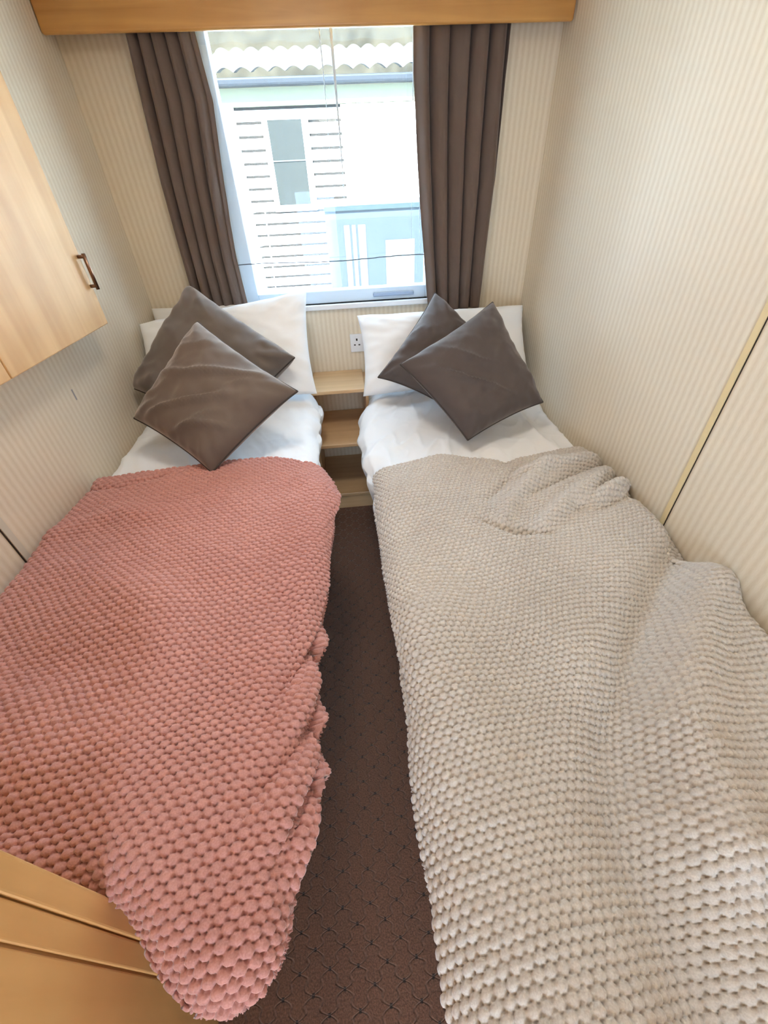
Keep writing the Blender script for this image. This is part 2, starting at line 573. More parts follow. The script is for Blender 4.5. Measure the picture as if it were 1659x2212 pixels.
# face frame made of three vertical mouldings
MB().box(WF - 0.004, WF + 0.003, -2.089, -2.060, 0.0, CH - 0.01).build('edge_moulding', wood_ward, wa, bevel=0.0035, seg=3)
MB().box(WF - 0.004, WF + 0.0015, -2.119, -2.0905, 0.0, CH - 0.01).build('inner_moulding', wood_ward, wa, bevel=0.003, seg=3)
MB().box(WF - 0.004, WF, -2.92, -2.1215, 0.02, CH - 0.02).build('door', wood_ward, wa, bevel=0.003)

# ------------------------------------------------------------------ bedside shelves
sh = empty('bedside_shelves', (0.84, -0.2, 0), 'small open beech shelf unit between the two beds under the window', 'shelf')
SX0, SX1 = 0.705, 0.968
MB().box(SX0, SX1, -0.286, -0.002, 0.602, 0.62).build('shelf', wood_shelf, sh, bevel=0.003)
MB().box(SX0, SX1, -0.413, -0.002, 0.378, 0.396).build('shelf', wood_shelf, sh, bevel=0.003)
MB().box(SX0, SX1, -0.413, -0.002, 0.082, 0.100).build('shelf', wood_shelf, sh, bevel=0.003)
MB().box(SX0, SX1, -0.405, -0.385, 0.0, 0.082).build('plinth', wood_shelf, sh)
MB().box(SX0 - 0.014, SX0, -0.28, -0.002, 0, 0.602).build('side_panel', wood_shelf, sh)
MB().box(SX1, SX1 + 0.014, -0.28, -0.002, 0, 0.602).build('side_panel', wood_shelf, sh)

# ------------------------------------------------------------------ socket
so = empty('power_socket', (0.965, -0.004, 0.84), 'white double power socket on the wall above the bedside shelf', 'socket')
MB().box(0.918, 1.064, -0.010, -0.0005, 0.712, 0.800).build('socket_plate', white_paint, so, bevel=0.003, seg=3)
for cx in (0.952, 1.030):
    h = MB()
    h.box(cx - 0.004, cx + 0.004, -0.0108, -0.0098, 0.768, 0.779)
    h.box(cx - 0.016, cx - 0.007, -0.0108, -0.0098, 0.745, 0.751)
    h.box(cx + 0.007, cx + 0.016, -0.0108, -0.0098, 0.745, 0.751)
    h.build('pin_holes', seam_dark, so)
    MB().box(cx - 0.006, cx + 0.006, -0.0135, -0.0098, 0.782, 0.796).build('rocker_switch', white_paint, so, bevel=0.001)

# ------------------------------------------------------------------ curtains
curtain_m = simple('brown_curtain', (0.125, 0.085, 0.066), 0.8, sheen=0.3, noise=0.08, nscale=20, bump=0.3, bscale=800, sheen_tint=(0.8, 0.68, 0.62))


def curtain(name, outer, inner, nf, label, seed, depth=0.026):
    nz, nu = 90, 300
    z = np.linspace(1.835, 0.90, nz)
    oz, ox = zip(*outer); iz, ix = zip(*inner)
    xo = np.interp(z, oz[::-1], ox[::-1]); xi = np.interp(z, iz[::-1], ix[::-1])
    u = np.linspace(0, 1, nu)
    Z, U = np.meshgrid(z, u, indexing='ij')
    XO = xo[:, None]; XI = xi[:, None]
    drift = 0.035 * (vnoise(U * 3 + seed, Z * 1.6) - 0.5)
    ph = (U + drift) * nf * 2 * math.pi
    amp = depth * (0.75 + 0.7 * vnoise(U * nf * 0.9 + seed * 3, Z * 0.8))
    sn = np.sin(ph)
    fold = -(2 * np.abs(np.sin(ph / 2)) ** 0.62 - 1)
    X = XO + (XI - XO) * (U + 0.030 * np.cos(ph + 0.6) * np.sin(math.pi * U))
    Y = -0.054 + amp * fold
    Y = Y + 0.006 * fbm(U * 14 + seed, Z * 5)
    # soft roll of the leading edge
    e = smooth01((U - 0.80) / 0.2)
    Y = Y * (1 - e) + e * (-0.050 - 0.018 * np.sin(e * math.pi) + 0.012 * fbm(Z * 7 + seed, U * 3))
    P = np.stack([X, Y, Z], -1)
    o = fast_grid(name, P, curtain_m)
    md = o.modifiers.new('thick', 'SOLIDIFY'); md.thickness = 0.002
    return tag(o, label, 'curtain', None)


curtain('curtain', [(1.84, 0.250), (1.65, 0.236), (1.42, 0.222), (1.05, 0.218), (0.90, 0.218)],
        [(1.84, 0.478), (1.65, 0.492), (1.41, 0.466), (1.16, 0.450), (0.90, 0.455)], 5.5,
        'taupe pleated curtain hanging left of the window behind the pillows', 2.3)
curtain('curtain', [(1.84, 1.584), (1.65, 1.586), (1.37, 1.590), (0.92, 1.573), (0.90, 1.573)],
        [(1.84, 1.234), (1.71, 1.235), (1.456, 1.252), (1.188, 1.280), (0.93, 1.308), (0.90, 1.308)], 5.0,
        'taupe pleated curtain hanging right of the window behind the pillows', 8.1)

# net curtain
nx, nz = 700, 24
x = np.linspace(0.425, 1.365, nx); z = np.linspace(1.85, 1.128, nz)
ZZ, XX = np.meshgrid(z, x, indexing='ij')


def net_y(XX, ZZ):
    Y = -0.014 + 0.0035 * np.sin(XX * 60 + 2 * np.sin(XX * 11)) + 0.0015 * np.sin(XX * 170)
    for x0, a, w, fade in ((0.943, 0.014, 0.004, 1.30), (0.905, 0.006, 0.003, 1.2), (1.232, 0.007, 0.003, 1.1), (1.262, 0.008, 0.003, 1.1), (0.55, 0.004, 0.003, 1.3)):
        f = smooth01((ZZ - fade) / 0.35) * 0.7 + 0.3
        Y = Y - a * f * np.exp(-((XX - x0 - 0.006 * np.sin(ZZ * 9)) / w) ** 2)
    return Y


nc = empty('net_curtain', (0.9, -0.014, 1.85), 'sheer white net curtain across the bright window', 'net curtain')
fast_grid('net_fabric', np.stack([XX, net_y(XX, ZZ), ZZ - 0.004 * np.sin(XX * 9) * (ZZ < 1.3)], -1), net_m, nc)
sag = lambda q: 1.128 - 0.004 * math.sin(q * 9)
MB().tube([(q, float(net_y(np.array(q), np.array(1.13))), sag(q)) for q in np.linspace(0.425, 1.365, 120)], 0.0022, 6).build('hem_cord', simple('hem_grey', (0.10, 0.13, 0.17), 0.8), nc, smooth=True)
z2 = np.linspace(1.126, 0.955, 8)
ZZ, XX = np.meshgrid(z2, x, indexing='ij')
fast_grid('net_skirt', np.stack([XX, net_y(XX, ZZ), ZZ - 0.004 * np.sin(XX * 9) * (ZZ > 1.1)], -1), net_m, nc)
tp = np.linspace(1.85, 1.80, 4)
ZZ, XX = np.meshgrid(tp, x, indexing='ij')
fast_grid('heading_tape', np.stack([XX, net_y(XX, ZZ) - 0.003, ZZ - 0.003 * np.sin(XX * 40)], -1), net_m, nc)

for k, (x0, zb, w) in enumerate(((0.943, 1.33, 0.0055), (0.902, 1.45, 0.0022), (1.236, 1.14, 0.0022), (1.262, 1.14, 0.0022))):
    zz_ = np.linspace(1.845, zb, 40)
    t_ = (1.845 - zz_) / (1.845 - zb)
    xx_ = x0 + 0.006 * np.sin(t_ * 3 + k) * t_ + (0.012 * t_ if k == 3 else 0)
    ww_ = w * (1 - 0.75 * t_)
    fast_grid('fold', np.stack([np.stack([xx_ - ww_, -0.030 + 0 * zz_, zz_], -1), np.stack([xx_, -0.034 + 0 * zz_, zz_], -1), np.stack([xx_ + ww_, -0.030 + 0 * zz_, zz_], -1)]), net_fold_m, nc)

# ------------------------------------------------------------------ beds


def cloth(name, material, u, v, xw, xedge, ywhere, zfun, sgn, drop, r, disp=None, foot=None, rfoot=0.06, parent=None, edge_lift=None):
    """cloth laid over a bed: u = flat distance from the wall, v = flat distance from the head edge.
    wraps round the aisle side (and the foot if given) with rounded shoulders"""
    pass


def bed_cloth(name, mt, xw, sgn, xe, yh, yf, top, drop, r, res, puff=None, nrm_amp=None, footdrop=0.0, lift=0.0, vpow=1.0):
    """xw wall x, sgn +1 bed extends to +x, xe(y) world x of the aisle edge, yh(x) head edge, yf(x) foot edge,
    top(x, y) height field, drop side hang, r shoulder radius"""
    wmax = 0.90
    arc = r * math.pi / 2
    s_n = int((wmax + drop) / res)
    ylen = 1.6 if footdrop or name == 'blanket' else 1.1
    # first axis: v along the bed, second: s across
    ysamp = np.linspace(0, 1, int(ylen / res * vpow * 0.85))
    VV, SS = np.meshgrid(ysamp, np.linspace(0, 1, s_n), indexing='ij')
    # across: fraction in flat / side parts
    # provisional y from the mid bed to evaluate the edge
    xm = xw + sgn * 0.72
    y0 = yh(np.array(xm)) + (yf(np.array(xm)) - yh(np.array(xm))) * VV
    if footdrop:
        YH0 = float(yh(np.array(xm))); YF0 = float(yf(np.array(xm)))
        core0 = (YH0 - YF0) - r
        B0 = VV * (core0 + arc + footdrop)
        y0 = YH0 - np.minimum(B0, core0) - r * np.sin(np.clip((B0 - core0) / r, 0, math.pi / 2))
    XE = xe(y0)
    wid = np.abs(XE - xw)
    core = wid - r
    total = core + arc + drop
    A = SS * total
    la = np.clip(A - core, 0, None)                     # beyond the core, across
    xflat = xw + sgn * np.minimum(A, core)
    YH = yh(xflat); YF = yf(xflat)
    if footdrop:
        rl = r
        length = (YH - YF) - rl + rl * math.pi / 2 + footdrop
        Bd = VV * length
        corel = (YH - YF) - rl
        lb = np.clip(Bd - corel, 0, None)
        yflat = YH - np.minimum(Bd, corel)
    else:
        lb = np.zeros_like(la)
        yflat = YH + (YF - YH) * VV
    Lm = np.hypot(la, lb) + 1e-9
    lim = arc + drop
    Lc = np.minimum(Lm, lim)
    th = np.clip(Lc / r, 0, math.pi / 2)
    hor = r * np.sin(th)
    ver = r * (1 - np.cos(th)) + np.clip(Lc - arc, 0, None)
    tuck = np.clip(Lc - arc, 0, None) * 0.28            # the side leans back in under the bed a little
    hx = (hor - tuck) * la / Lm; hy = (hor - tuck) * lb / Lm
    X = xflat + sgn * hx
    Y = yflat - hy
    Z = top(xflat, yflat, np.abs(xflat - xw), wid) - ver + lift
    P = np.stack([X, Y, Z], -1)

    def normals(P):
        du = np.gradient(P, axis=0); dv = np.gradient(P, axis=1)
        n_ = np.cross(dv, du) * sgn
        n_ /= np.linalg.norm(n_, axis=-1, keepdims=True) + 1e-12
        n_ = np.where(n_[..., 2:3] < -0.3, -n_, n_)
        return n_
    phi = np.arctan2(lb, la + 1e-9)
    corner = (la > 0) & (lb > 0)
    fx = A; fy = yflat - lb
    pinchk = np.where(corner, np.sin(2 * phi), 0) * smooth01((Lm - arc * 0.7) / 0.06)
    hemk = smooth01((lim - Lm) / 0.05)
    if nrm_amp is not None:
        P = P + normals(P) * (nrm_amp(fx, fy, la) * hemk)[..., None]
    if puff is not None:
        fade = smooth01((YH - yflat) / 0.012)
        fade = np.where(lb > 0, 1, fade)
        keep = smooth01((lim - Lm) / 0.04) * (1 - 0.35 * smooth01((Lm - arc) / 0.05)) * (1 - 0.7 * pinchk)
        P = P + normals(P) * (puff(fx, fy) * fade * keep)[..., None]
        P[..., 2] -= 0.014 * (1 - fade)
    P[..., 0] = np.clip(P[..., 0], 0.004, RW - 0.004)
    return P


def knit(fx, fy, ang, pu=0.026, pv=0.0195, amp=0.0062, warp=0.02):
    c, s = math.cos(ang), math.sin(ang)
    gx = fx + warp * fbm(fx * 3.1, fy * 3.1, 2); gy = fy + warp * fbm(fx * 3.1 + 9, fy * 3.1 + 4, 2)
    a = (gx * c + gy * s) / pu; b = (-gx * s + gy * c) / pv
    row = np.floor(b)
    a = a + 0.5 * (row % 2) + 0.10 * np.sin(row * 12.9)
    col = np.floor(a)
    jx = 0.14 * (_T[(col % 256).astype(int), (row % 256).astype(int)] - 0.5)
    fu = a - col - 0.5; fv = b - row - 0.5
    fv2 = np.clip(fv + jx + 0.15 * fu, -0.5, 0.5)
    jit = 0.78 + 0.44 * _T[(row % 256).astype(int), (col % 256).astype(int)]
    h = 1 - 0.48 * np.abs(2 * fv2) ** 3.0 - 0.52 * np.abs(2 * fu) ** 3.6
    pit = np.exp(-((0.5 - np.abs(fu)) / 0.16) ** 2 - ((0.5 - np.abs(fv)) / 0.24) ** 2)
    return amp * np.maximum(h * jit - 1.1 * pit, -0.25)


def lerp_fn(pts):
    xs = np.array([p[0] for p in pts], float); ys = np.array([p[1] for p in pts], float)
    i = np.argsort(xs); xs = xs[i]; ys = ys[i]

    def f(q):
        # smooth interpolation: averages a few shifted samples
        q = np.asarray(q, float)
        return sum(np.interp(q + d, xs, ys) for d in (-0.03, -0.015, 0, 0.015, 0.03)) / 5
    return f


# left bed heights -------------------------------------------------------
def topL(x, y, a, wid):
    z = 0.652 + 0.018 * np.sin(math.pi * np.clip(a / wid, 0, 1))
    z = z - 0.045 * np.exp(-(a / 0.025) ** 2)
    z = z + 0.014 * fbm(x * 3.0 + 2, y * 2.3 + 1, 2)
    return z


def blanketL(fx, fy, la):
    d = np.zeros_like(fx)
    for pts, A, w in (([(0.70, -1.58), (0.735, -1.72), (0.70, -1.86)], -0.013, 0.022),
                      ([(0.86, -1.60), (0.79, -1.70), (0.72, -1.80)], -0.016, 0.016),
                      ([(0.90, -1.75), (0.79, -1.86), (0.68, -1.98)], -0.018, 0.017),
                      ([(0.90, -1.84), (0.80, -1.95), (0.73, -2.06)], -0.016, 0.014),
                      ([(0.90, -1.92), (0.84, -2.00), (0.78, -2.06)], 0.014, 0.018),
                      ([(0.88, -1.66), (0.80, -1.76), (0.74, -1.86)], 0.010, 0.020),
                      ([(0.02, -1.05), (0.14, -1.07), (0.26, -1.03)], -0.018, 0.014),
                      ([(0.02, -1.28), (0.20, -1.22), (0.36, -1.26)], 0.012, 0.04),
                      ([(0.05, -1.62), (0.22, -1.70), (0.40, -1.74)], -0.020, 0.07),
                      ([(0.24, -1.48), (0.40, -1.56), (0.50, -1.70)], 0.014, 0.06),
                      ([(0.10, -1.92), (0.30, -1.97), (0.46, -2.00)], -0.022, 0.05),
                      ([(0.82, -1.04), (0.86, -1.12), (0.84, -1.22)], 0.022, 0.035)):
        D, p, s = segdist(fx, fy, pts)
        d = d + A * np.exp(-(D / w) ** 2) * (0.35 + 0.65 * np.sin(math.pi * np.clip(p, 0.02, 0.98)) ** 0.5)
    d = d + 0.006 * fbm(fx * 7, fy * 7 + 3, 2)
    return d


xeL_d = lerp_fn([(0.0, 0.68), (-0.25, 0.69), (-0.36, 0.752), (-0.6, 0.748), (-0.8, 0.752), (-1.0, 0.755), (-1.4, 0.745), (-2.2, 0.745)])
xeL_b = lerp_fn([(-0.9, 0.770), (-1.04, 0.785), (-1.12, 0.822), (-1.22, 0.815), (-1.42, 0.798), (-1.54, 0.796), (-1.61, 0.776), (-1.8, 0.774), (-2.01, 0.786), (-2.04, 0.770), (-2.08, 0.748), (-2.13, 0.742), (-2.3, 0.742)])
yhL = lerp_fn([(0.0, -0.985), (0.2, -0.985), (0.36, -0.97), (0.50, -0.945), (0.61, -0.925), (0.70, -0.965), (0.76, -1.02), (0.9, -1.06)])
yfL = lerp_fn([(0.0, -2.045), (0.44, -2.045), (0.50, -2.055), (0.57, -2.12), (0.61, -2.165), (0.66, -2.185), (0.9, -2.185)])


def duvet_noise(seed, a0=0.011):
    a0 = a0 * 1.4

    def f(fx, fy, la):
        d = a0 * (ridged(fx * 5 + seed, fy * 3.2 + fx * 4 + seed, 2) - 0.4)
        d = d + 0.0045 * ridged(fx * 13 + fy * 9 + seed, fy * 9 - fx * 5, 2)
        d = d + 0.010 * fbm(fx * 4 + seed, fy * 4, 2)
        # gathers running down the aisle side
        d = d + np.clip(la / 0.1, 0, 1) * 0.008 * np.sin(fy * 38 + 3 * fbm(fx * 3, fy * 5 + seed, 2))
        return d
    return f


bl = empty('bed', (0.35, -1.1, 0), 'single bed against the left wall under the white duvet and pink blanket', 'bed')
MB().box(0.02, 0.63, -1.95, -0.02, 0.02, 0.30).build('bed_base', divan_m, bl, bevel=0.01)
MB().box(0.015, 0.655, -1.99, -0.015, 0.30, 0.585).build('mattress', cotton2, bl, bevel=0.04, seg=4)
br = empty('bed', (1.4, -1.1, 0), 'single bed against the right wall under the white duvet and pale grey blanket', 'bed')
MB().box(1.02, 1.785, -2.38, -0.02, 0.02, 0.28).build('bed_base', divan_m, br, bevel=0.01)
MB().box(1.012, 1.787, -2.40, -0.015, 0.28, 0.515).build('mattress', cotton2, br, bevel=0.04, seg=4)

P = bed_cloth('duvet', cotton, 0.0, 1, xeL_d, lambda x: x * 0 - 0.10, lambda x: x * 0 - 1.30, lambda x, y, a, w: topL(x, y, a, w) - 0.020 * smooth01((-1.02 - y) / 0.08), 0.20, 0.075, 0.006, nrm_amp=duvet_noise(3.1), lift=-0.022)
tag(fast_grid('duvet', P, cotton, flip=True), 'white duvet on the left bed, mostly covered by the pink blanket', 'duvet')
P = bed_cloth('blanket', pink_knit, 0.0, 1, xeL_b, yhL, yfL, topL, 0.13, 0.07, 0.0019, puff=lambda a, b: knit(a, b, 0.20, pu=0.0185, pv=0.0128, amp=0.0072), nrm_amp=blanketL, footdrop=0.12, lift=0.0)
tag(fast_grid('blanket', P, pink_knit, flip=True), 'dusty pink chunky waffle-knit blanket spread over the left bed', 'blanket')


# right bed ------------------------------------------------------------------
def topR(x, y, a, wid):
    z = 0.572 + 0.020 * np.sin(math.pi * np.clip(a / wid, 0, 1))
    z = z - 0.05 * np.exp(-(a / 0.03) ** 2)
    z = z + 0.016 * fbm(x * 3.2 + 7, y * 2.3 + 5, 2)
    z = z + 0.03 * smooth01((y + 0.75) / 0.4)
    return z


def blanketR(fx, fy, la):
    wx = RW - fx                        # world x of the flat cloth
    d = np.zeros_like(fx)
    for pts, A, w in (([(1.79, -0.99), (1.565, -1.05), (1.41, -1.085)], 0.020, 0.020),
                      ([(1.79, -1.03), (1.60, -1.11), (1.45, -1.19)], -0.016, 0.018),
                      ([(1.78, -1.08), (1.535, -1.25), (1.40, -1.36)], 0.022, 0.024),
                      ([(1.77, -1.125), (1.56, -1.28)], -0.014, 0.018),
                      ([(1.60, -1.00), (1.37, -1.22), (1.31, -1.31)], 0.018, 0.020),
                      ([(1.46, -1.03), (1.30, -1.20)], -0.016, 0.020),
                      ([(1.44, -0.96), (1.42, -1.01)], -0.010, 0.03),
                      ([(1.79, -1.165), (1.585, -1.25)], 0.026, 0.022),
                      ([(1.79, -1.215), (1.62, -1.29)], -0.012, 0.018),
                      ([(1.25, -1.30), (1.33, -1.36), (1.42, -1.38)], -0.016, 0.018)):
        D, p, s = segdist(wx, fy, pts)
        d = d + A * np.exp(-(D / w) ** 2) * 1.35 * (0.3 + 0.7 * np.sin(math.pi * np.clip(p, 0.02, 0.98)) ** 0.5)
    # long valley down the bed with a plump ridge on its wall side
    D, p, s = segdist(wx, fy, [(1.75, -1.50), (1.60, -1.62), (1.46, -1.76), (1.33, -1.90), (1.25, -2.04), (1.24, -2.30)])
    sd = D * s
    d = d - 0.055 * np.exp(-(D / 0.060) ** 2)
    D2, p2, s2_ = segdist(wx, fy, [(1.79, -1.55), (1.66, -1.66), (1.53, -1.80), (1.42, -1.94), (1.38, -2.10)])
    d = d + 0.060 * np.exp(-(D2 / 0.060) ** 2)
    D3, p3, s3 = segdist(wx, fy, [(1.04, -1.62), (1.06, -1.90), (1.08, -2.3)])
    d = d + 0.022 * np.exp(-(D3 / 0.07) ** 2)
    D4, p4, s4 = segdist(wx, fy, [(1.56, -2.02), (1.45, -2.15)])
    d = d - 0.02 * np.exp(-(D4 / 0.03) ** 2)
    d = d + 0.008 * fbm(wx * 6, fy * 6 + 3, 2)
    return d


xeR_d = lerp_fn([(0.0, 0.995), (-0.28, 0.990), (-0.37, 0.955), (-0.45, 0.918), (-0.7, 0.915), (-0.85, 0.925), (-1.0, 0.955), (-1.4, 0.97), (-2.2, 0.97)])
xeR_b = lerp_fn([(-0.8, 0.945), (-0.95, 0.948), (-1.1, 0.940), (-1.3, 0.940), (-1.55, 0.942), (-1.72, 0.948), (-1.8, 0.950), (-1.93, 0.937), (-2.1, 0.942), (-2.5, 0.945)])
yhR = lerp_fn([(0.9, -0.985), (0.953, -0.945), (1.05, -0.915), (1.22, -0.890), (1.33, -0.925), (1.43, -0.975), (1.50, -0.965), (1.62, -0.945), (1.8, -0.90)])
P = bed_cloth('duvet', cotton, RW, -1, xeR_d, lambda x: x * 0 - 0.10, lambda x: x * 0 - 1.30, lambda x, y, a, w: topR(x, y, a, w) - 0.035 * smooth01((-0.97 - y) / 0.07), 0.20, 0.085, 0.006, nrm_amp=duvet_noise(11.7, 0.016), lift=-0.024)
tag(fast_grid('duvet', P, cotton), 'white duvet on the right bed, mostly covered by the grey blanket', 'duvet')
P = bed_cloth('blanket', grey_knit, RW, -1, xeR_b, yhR, lambda x: x * 0 - 2.42, topR, 0.15, 0.075, 0.0019, puff=lambda a, b: knit(a, b, -0.06, pu=0.0155, pv=0.0132, amp=0.0066), nrm_amp=blanketR, footdrop=0.0, lift=0.0)
tag(fast_grid('blanket', P, grey_knit), 'pale stone grey chunky knit blanket rumpled over the right bed', 'blanket')


# ------------------------------------------------------------------ cushions and pillows
def pillow(name, C, T, mt, label, cat, group=None, pinch=0.09, pw=0.42, N=64, wr=0.006, seed=0.0, sag=0.0, folds=(), piping=None, power=4.0, flat=False):
    """C: four world corners top, right, bottom, left (closed loop). T half thickness"""
    C = [np.array(c, float) for c in C]
    u = np.sin(np.linspace(-1, 1, N) * math.pi / 2)
    Ug, Vg = np.meshgrid(u, u, indexing='ij')
    # inward bow of the edges; corners stay pointed
    uu = Ug * (1 - pinch * (1 - np.abs(Vg) ** 2.2) * np.abs(Ug) ** 1.5)
    vv = Vg * (1 - pinch * (1 - np.abs(Ug) ** 2.2) * np.abs(Vg) ** 1.5)
    a = (uu + 1) / 2; b = (vv + 1) / 2
    # corner order: 0 top (a0 b0), 1 right (a1 b0), 2 bottom (a1 b1), 3 left (a0 b1)
    base = ((1 - a) * (1 - b))[..., None] * C[0] + (a * (1 - b))[..., None] * C[1] + (a * b)[..., None] * C[2] + ((1 - a) * b)[..., None] * C[3]
    n_ = np.cross(C[2] - C[0], C[1] - C[3]); n_ /= np.linalg.norm(n_)
    if n_[2] < 0:
        n_ = -n_
    prof = (1 - np.abs(Ug) ** power) ** pw * (1 - np.abs(Vg) ** power) ** pw
    cs = seed * 7.7
    # creases run out of the corners
    ang = np.arctan2(np.abs(Vg), np.abs(Ug))
    rad = np.hypot(Ug, Vg)
    crease = np.sin(ang * 26 + cs) * smooth01((rad - 0.75) / 0.45) * 0.35
    wrk = wr * (fbm(Ug * 2.2 + cs, Vg * 2.2, 3) + 0.8 * (ridged(Ug * 2.0 + Vg * 1.3 + cs, Vg * 1.2 - Ug * 0.9, 2) - 0.5) + crease)
    hf = T * prof + wrk * prof ** 0.6
    for pts, A, w in folds:
        D, p, s = segdist(Ug, Vg, pts)
        hf = hf + A * np.exp(-(D / w) ** 2) * np.sin(math.pi * np.clip(p, 0.03, 0.97)) ** 0.6 * prof ** 0.4
    hb = -T * prof * 0.8 - 0.3 * wr * fbm(Ug * 3, Vg * 3 + cs, 2) * prof
    front = base + hf[..., None] * n_
    back = base + hb[..., None] * n_
    down = np.array([0, 0, -1.0])
    front = front + down * (sag * (1 - rad.clip(0, 1)) * 0.5)[..., None]
    vf = front.reshape(-1, 3); vb = back.reshape(-1, 3)
    f = grid_faces(N, N)
    verts = np.concatenate([vf, vb]); nn = N * N
    edge = []
    idx = np.arange(nn).reshape(N, N)
    loop = list(idx[:, 0]) + list(idx[-1, 1:]) + list(idx[::-1, -1][1:]) + list(idx[0, ::-1][1:-1])
    faces = [tuple(q) for q in f] + [tuple(q[::-1] + nn) for q in f]
    for i in range(len(loop)):
        p_, q_ = loop[i], loop[(i + 1) % len(loop)]
        faces.append((p_, q_, q_ + nn, p_ + nn))
    verts[:, 0] = np.clip(verts[:, 0], 0.006, RW - 0.006)
    root = empty(name, tuple(np.mean(C, 0)), label, cat, group)
    o = obj('cover', verts, faces, mt, root)
    # consistent outward normals
    import bmesh
    bm = bmesh.new(); bm.from_mesh(o.data)
    bmesh.ops.remove_doubles(bm, verts=bm.verts, dist=0.0002)
    bmesh.ops.recalc_face_normals(bm, faces=bm.faces)
    bm.to_mesh(o.data); bm.free()
    o.data.polygons.foreach_set('use_smooth', [True] * len(o.data.polygons))
    if piping is not None:
        ring = [tuple((verts[i] + verts[i + nn]) / 2) for i in loop]
        ring = ring[::1]
        MB().tube(ring, 0.0035, 8, closed=True).build('piping', piping, root, smooth=True)
    return root


# white pillows, left bed
pillow('pillow', [(0.02, -0.06, 0.985), (0.66, -0.07, 0.985), (0.68, -0.13, 0.70), (0.01, -0.14, 0.70)], 0.045, cotton2,
       'white pillow upright against the back wall on the left bed, behind another', 'pillow', 'white pillows', pinch=0.03, seed=1.3)
pillow('pillow', [(0.012, -0.222, 0.955), (0.742, -0.165, 1.035), (0.745, -0.42, 0.665), (0.015, -0.43, 0.665)], 0.075, cotton,
       'large white pillow leaning at the head of the left bed, pointed corner by the window', 'pillow', 'white pillows', pinch=0.05, wr=0.011, seed=2.1)
# white pillows, right bed
pillow('pillow', [(0.99, -0.055, 0.872), (1.794, -0.055, 0.88), (1.794, -0.12, 0.63), (0.99, -0.12, 0.63)], 0.04, cotton2,
       'white pillow upright against the back wall on the right bed, behind another', 'pillow', 'white pillows', pinch=0.03, seed=3.3)
pillow('pillow', [(0.958, -0.155, 0.918), (1.752, -0.145, 0.915), (1.765, -0.34, 0.625), (0.952, -0.37, 0.615)], 0.075, cotton,
       'large white pillow leaning at the head of the right bed, under two dark cushions', 'pillow', 'white pillows', pinch=0.05, wr=0.010, seed=4.6)

# cushions (top, right, bottom, left)
pillow('cushion', [(0.272, -0.217, 1.085), (0.680, -0.485, 0.848), (0.375, -0.665, 0.63), (0.022, -0.500, 0.775)], 0.095, velvet2,
       'grey-brown velvet cushion at the back on the left bed, against the white pillow', 'cushion', None, pinch=0.035, pw=0.32, seed=5.2, wr=0.016, piping=piping_m, power=5)
pillow('cushion', [(0.369, -0.571, 1.023), (0.716, -0.856, 0.849), (0.422, -1.038, 0.672), (0.144, -0.825, 0.786)], 0.078, velvet,
       'brown velvet cushion propped diagonally at the front on the left bed, touching the pink blanket', 'cushion', None, pinch=0.055, pw=0.50, seed=6.4, wr=0.014,
       folds=[([(-0.95, 0.2), (-0.3, -0.1), (0.3, -0.6), (0.7, -0.95)], 0.022, 0.06), ([(-0.6, 0.9), (0.0, 0.3), (0.6, -0.3)], 0.020, 0.05),
              ([(0.0, 0.95), (0.4, 0.5), (0.9, 0.2)], 0.020, 0.05), ([(-0.9, -0.3), (-0.5, -0.6), (-0.3, -0.9)], 0.008, 0.05)], piping=piping_m)
pillow('cushion', [(1.300, -0.262, 1.012), (1.600, -0.500, 0.77), (1.262, -0.600, 0.66), (1.018, -0.494, 0.745)], 0.075, velvet_r,
       'dark grey-brown velvet cushion at the back on the right bed, partly hidden', 'cushion', None, pinch=0.06, pw=0.50, seed=7.7, wr=0.016, piping=piping_m)
pillow('cushion', [(1.512, -0.408, 0.990), (1.656, -0.727, 0.680), (1.318, -0.871, 0.618), (1.094, -0.650, 0.845)], 0.078, velvet_r,
       'dark brown velvet cushion propped diagonally at the front on the right bed', 'cushion', None, pinch=0.055, pw=0.50, seed=9.1, wr=0.013,
       folds=[([(-0.5, 0.8), (0.1, 0.4), (0.8, -0.3)], 0.017, 0.045), ([(-0.8, 0.5), (-0.3, 0.2), (0.2, -0.3)], 0.012, 0.05), ([(0.5, 0.8), (0.8, 0.5)], 0.007, 0.05)], piping=piping_m)

# ------------------------------------------------------------------ outside
grass = simple('pale_gravel', (0.60, 0.60, 0.56), 0.95, noise=0.2, nscale=8)
struct(MB().box(-12, 14, 0.14, 30, -0.75, -0.65).build('ground', grass))
siding = simple('white_siding', (0.86, 0.85, 0.80), 0.5)
mint = simple('mint_board', (0.105, 0.105, 0.070), 0.5, spec=0.05)
gutter_m = simple('grey_gutter', (0.014, 0.015, 0.017), 0.5, spec=0.05)
tile_m = simple('pale_roof_tile', (0.036, 0.033, 0.030), 0.6, spec=0.05)
groove_m = simple('siding_shadow_gap', (0.012, 0.010, 0.008), 0.8, spec=0.05)
nwin = simple('neighbour_glass', (0.013, 0.0135, 0.0115), 0.5, spec=0.05)
bayglass = simple('neighbour_patio_glass', (0.020, 0.024, 0.028), 0.5, spec=0.05)
NY = 3.2
nb = empty('caravan', (1.0, NY, -0.65), 'white clad holiday caravan with tiled roof seen through the window', 'caravan')
MB().box(0.0, 6.5, NY, NY + 3.2, -0.3, 2.15).build('caravan_body', siding, nb)
sd = MB()
for k in range(21):
    zz = 0.05 + k * 0.098
    sd.box(0.03, 6.5, NY - 0.010, NY - 0.0005, zz + 0.020, zz + 0.098)
sd.build('siding', siding, nb, bevel=0.003)
MB().box(0.0, 6.5, NY - 0.008, NY - 0.0004, 0.0, 2.13).build('siding_gaps', groove_m, nb)
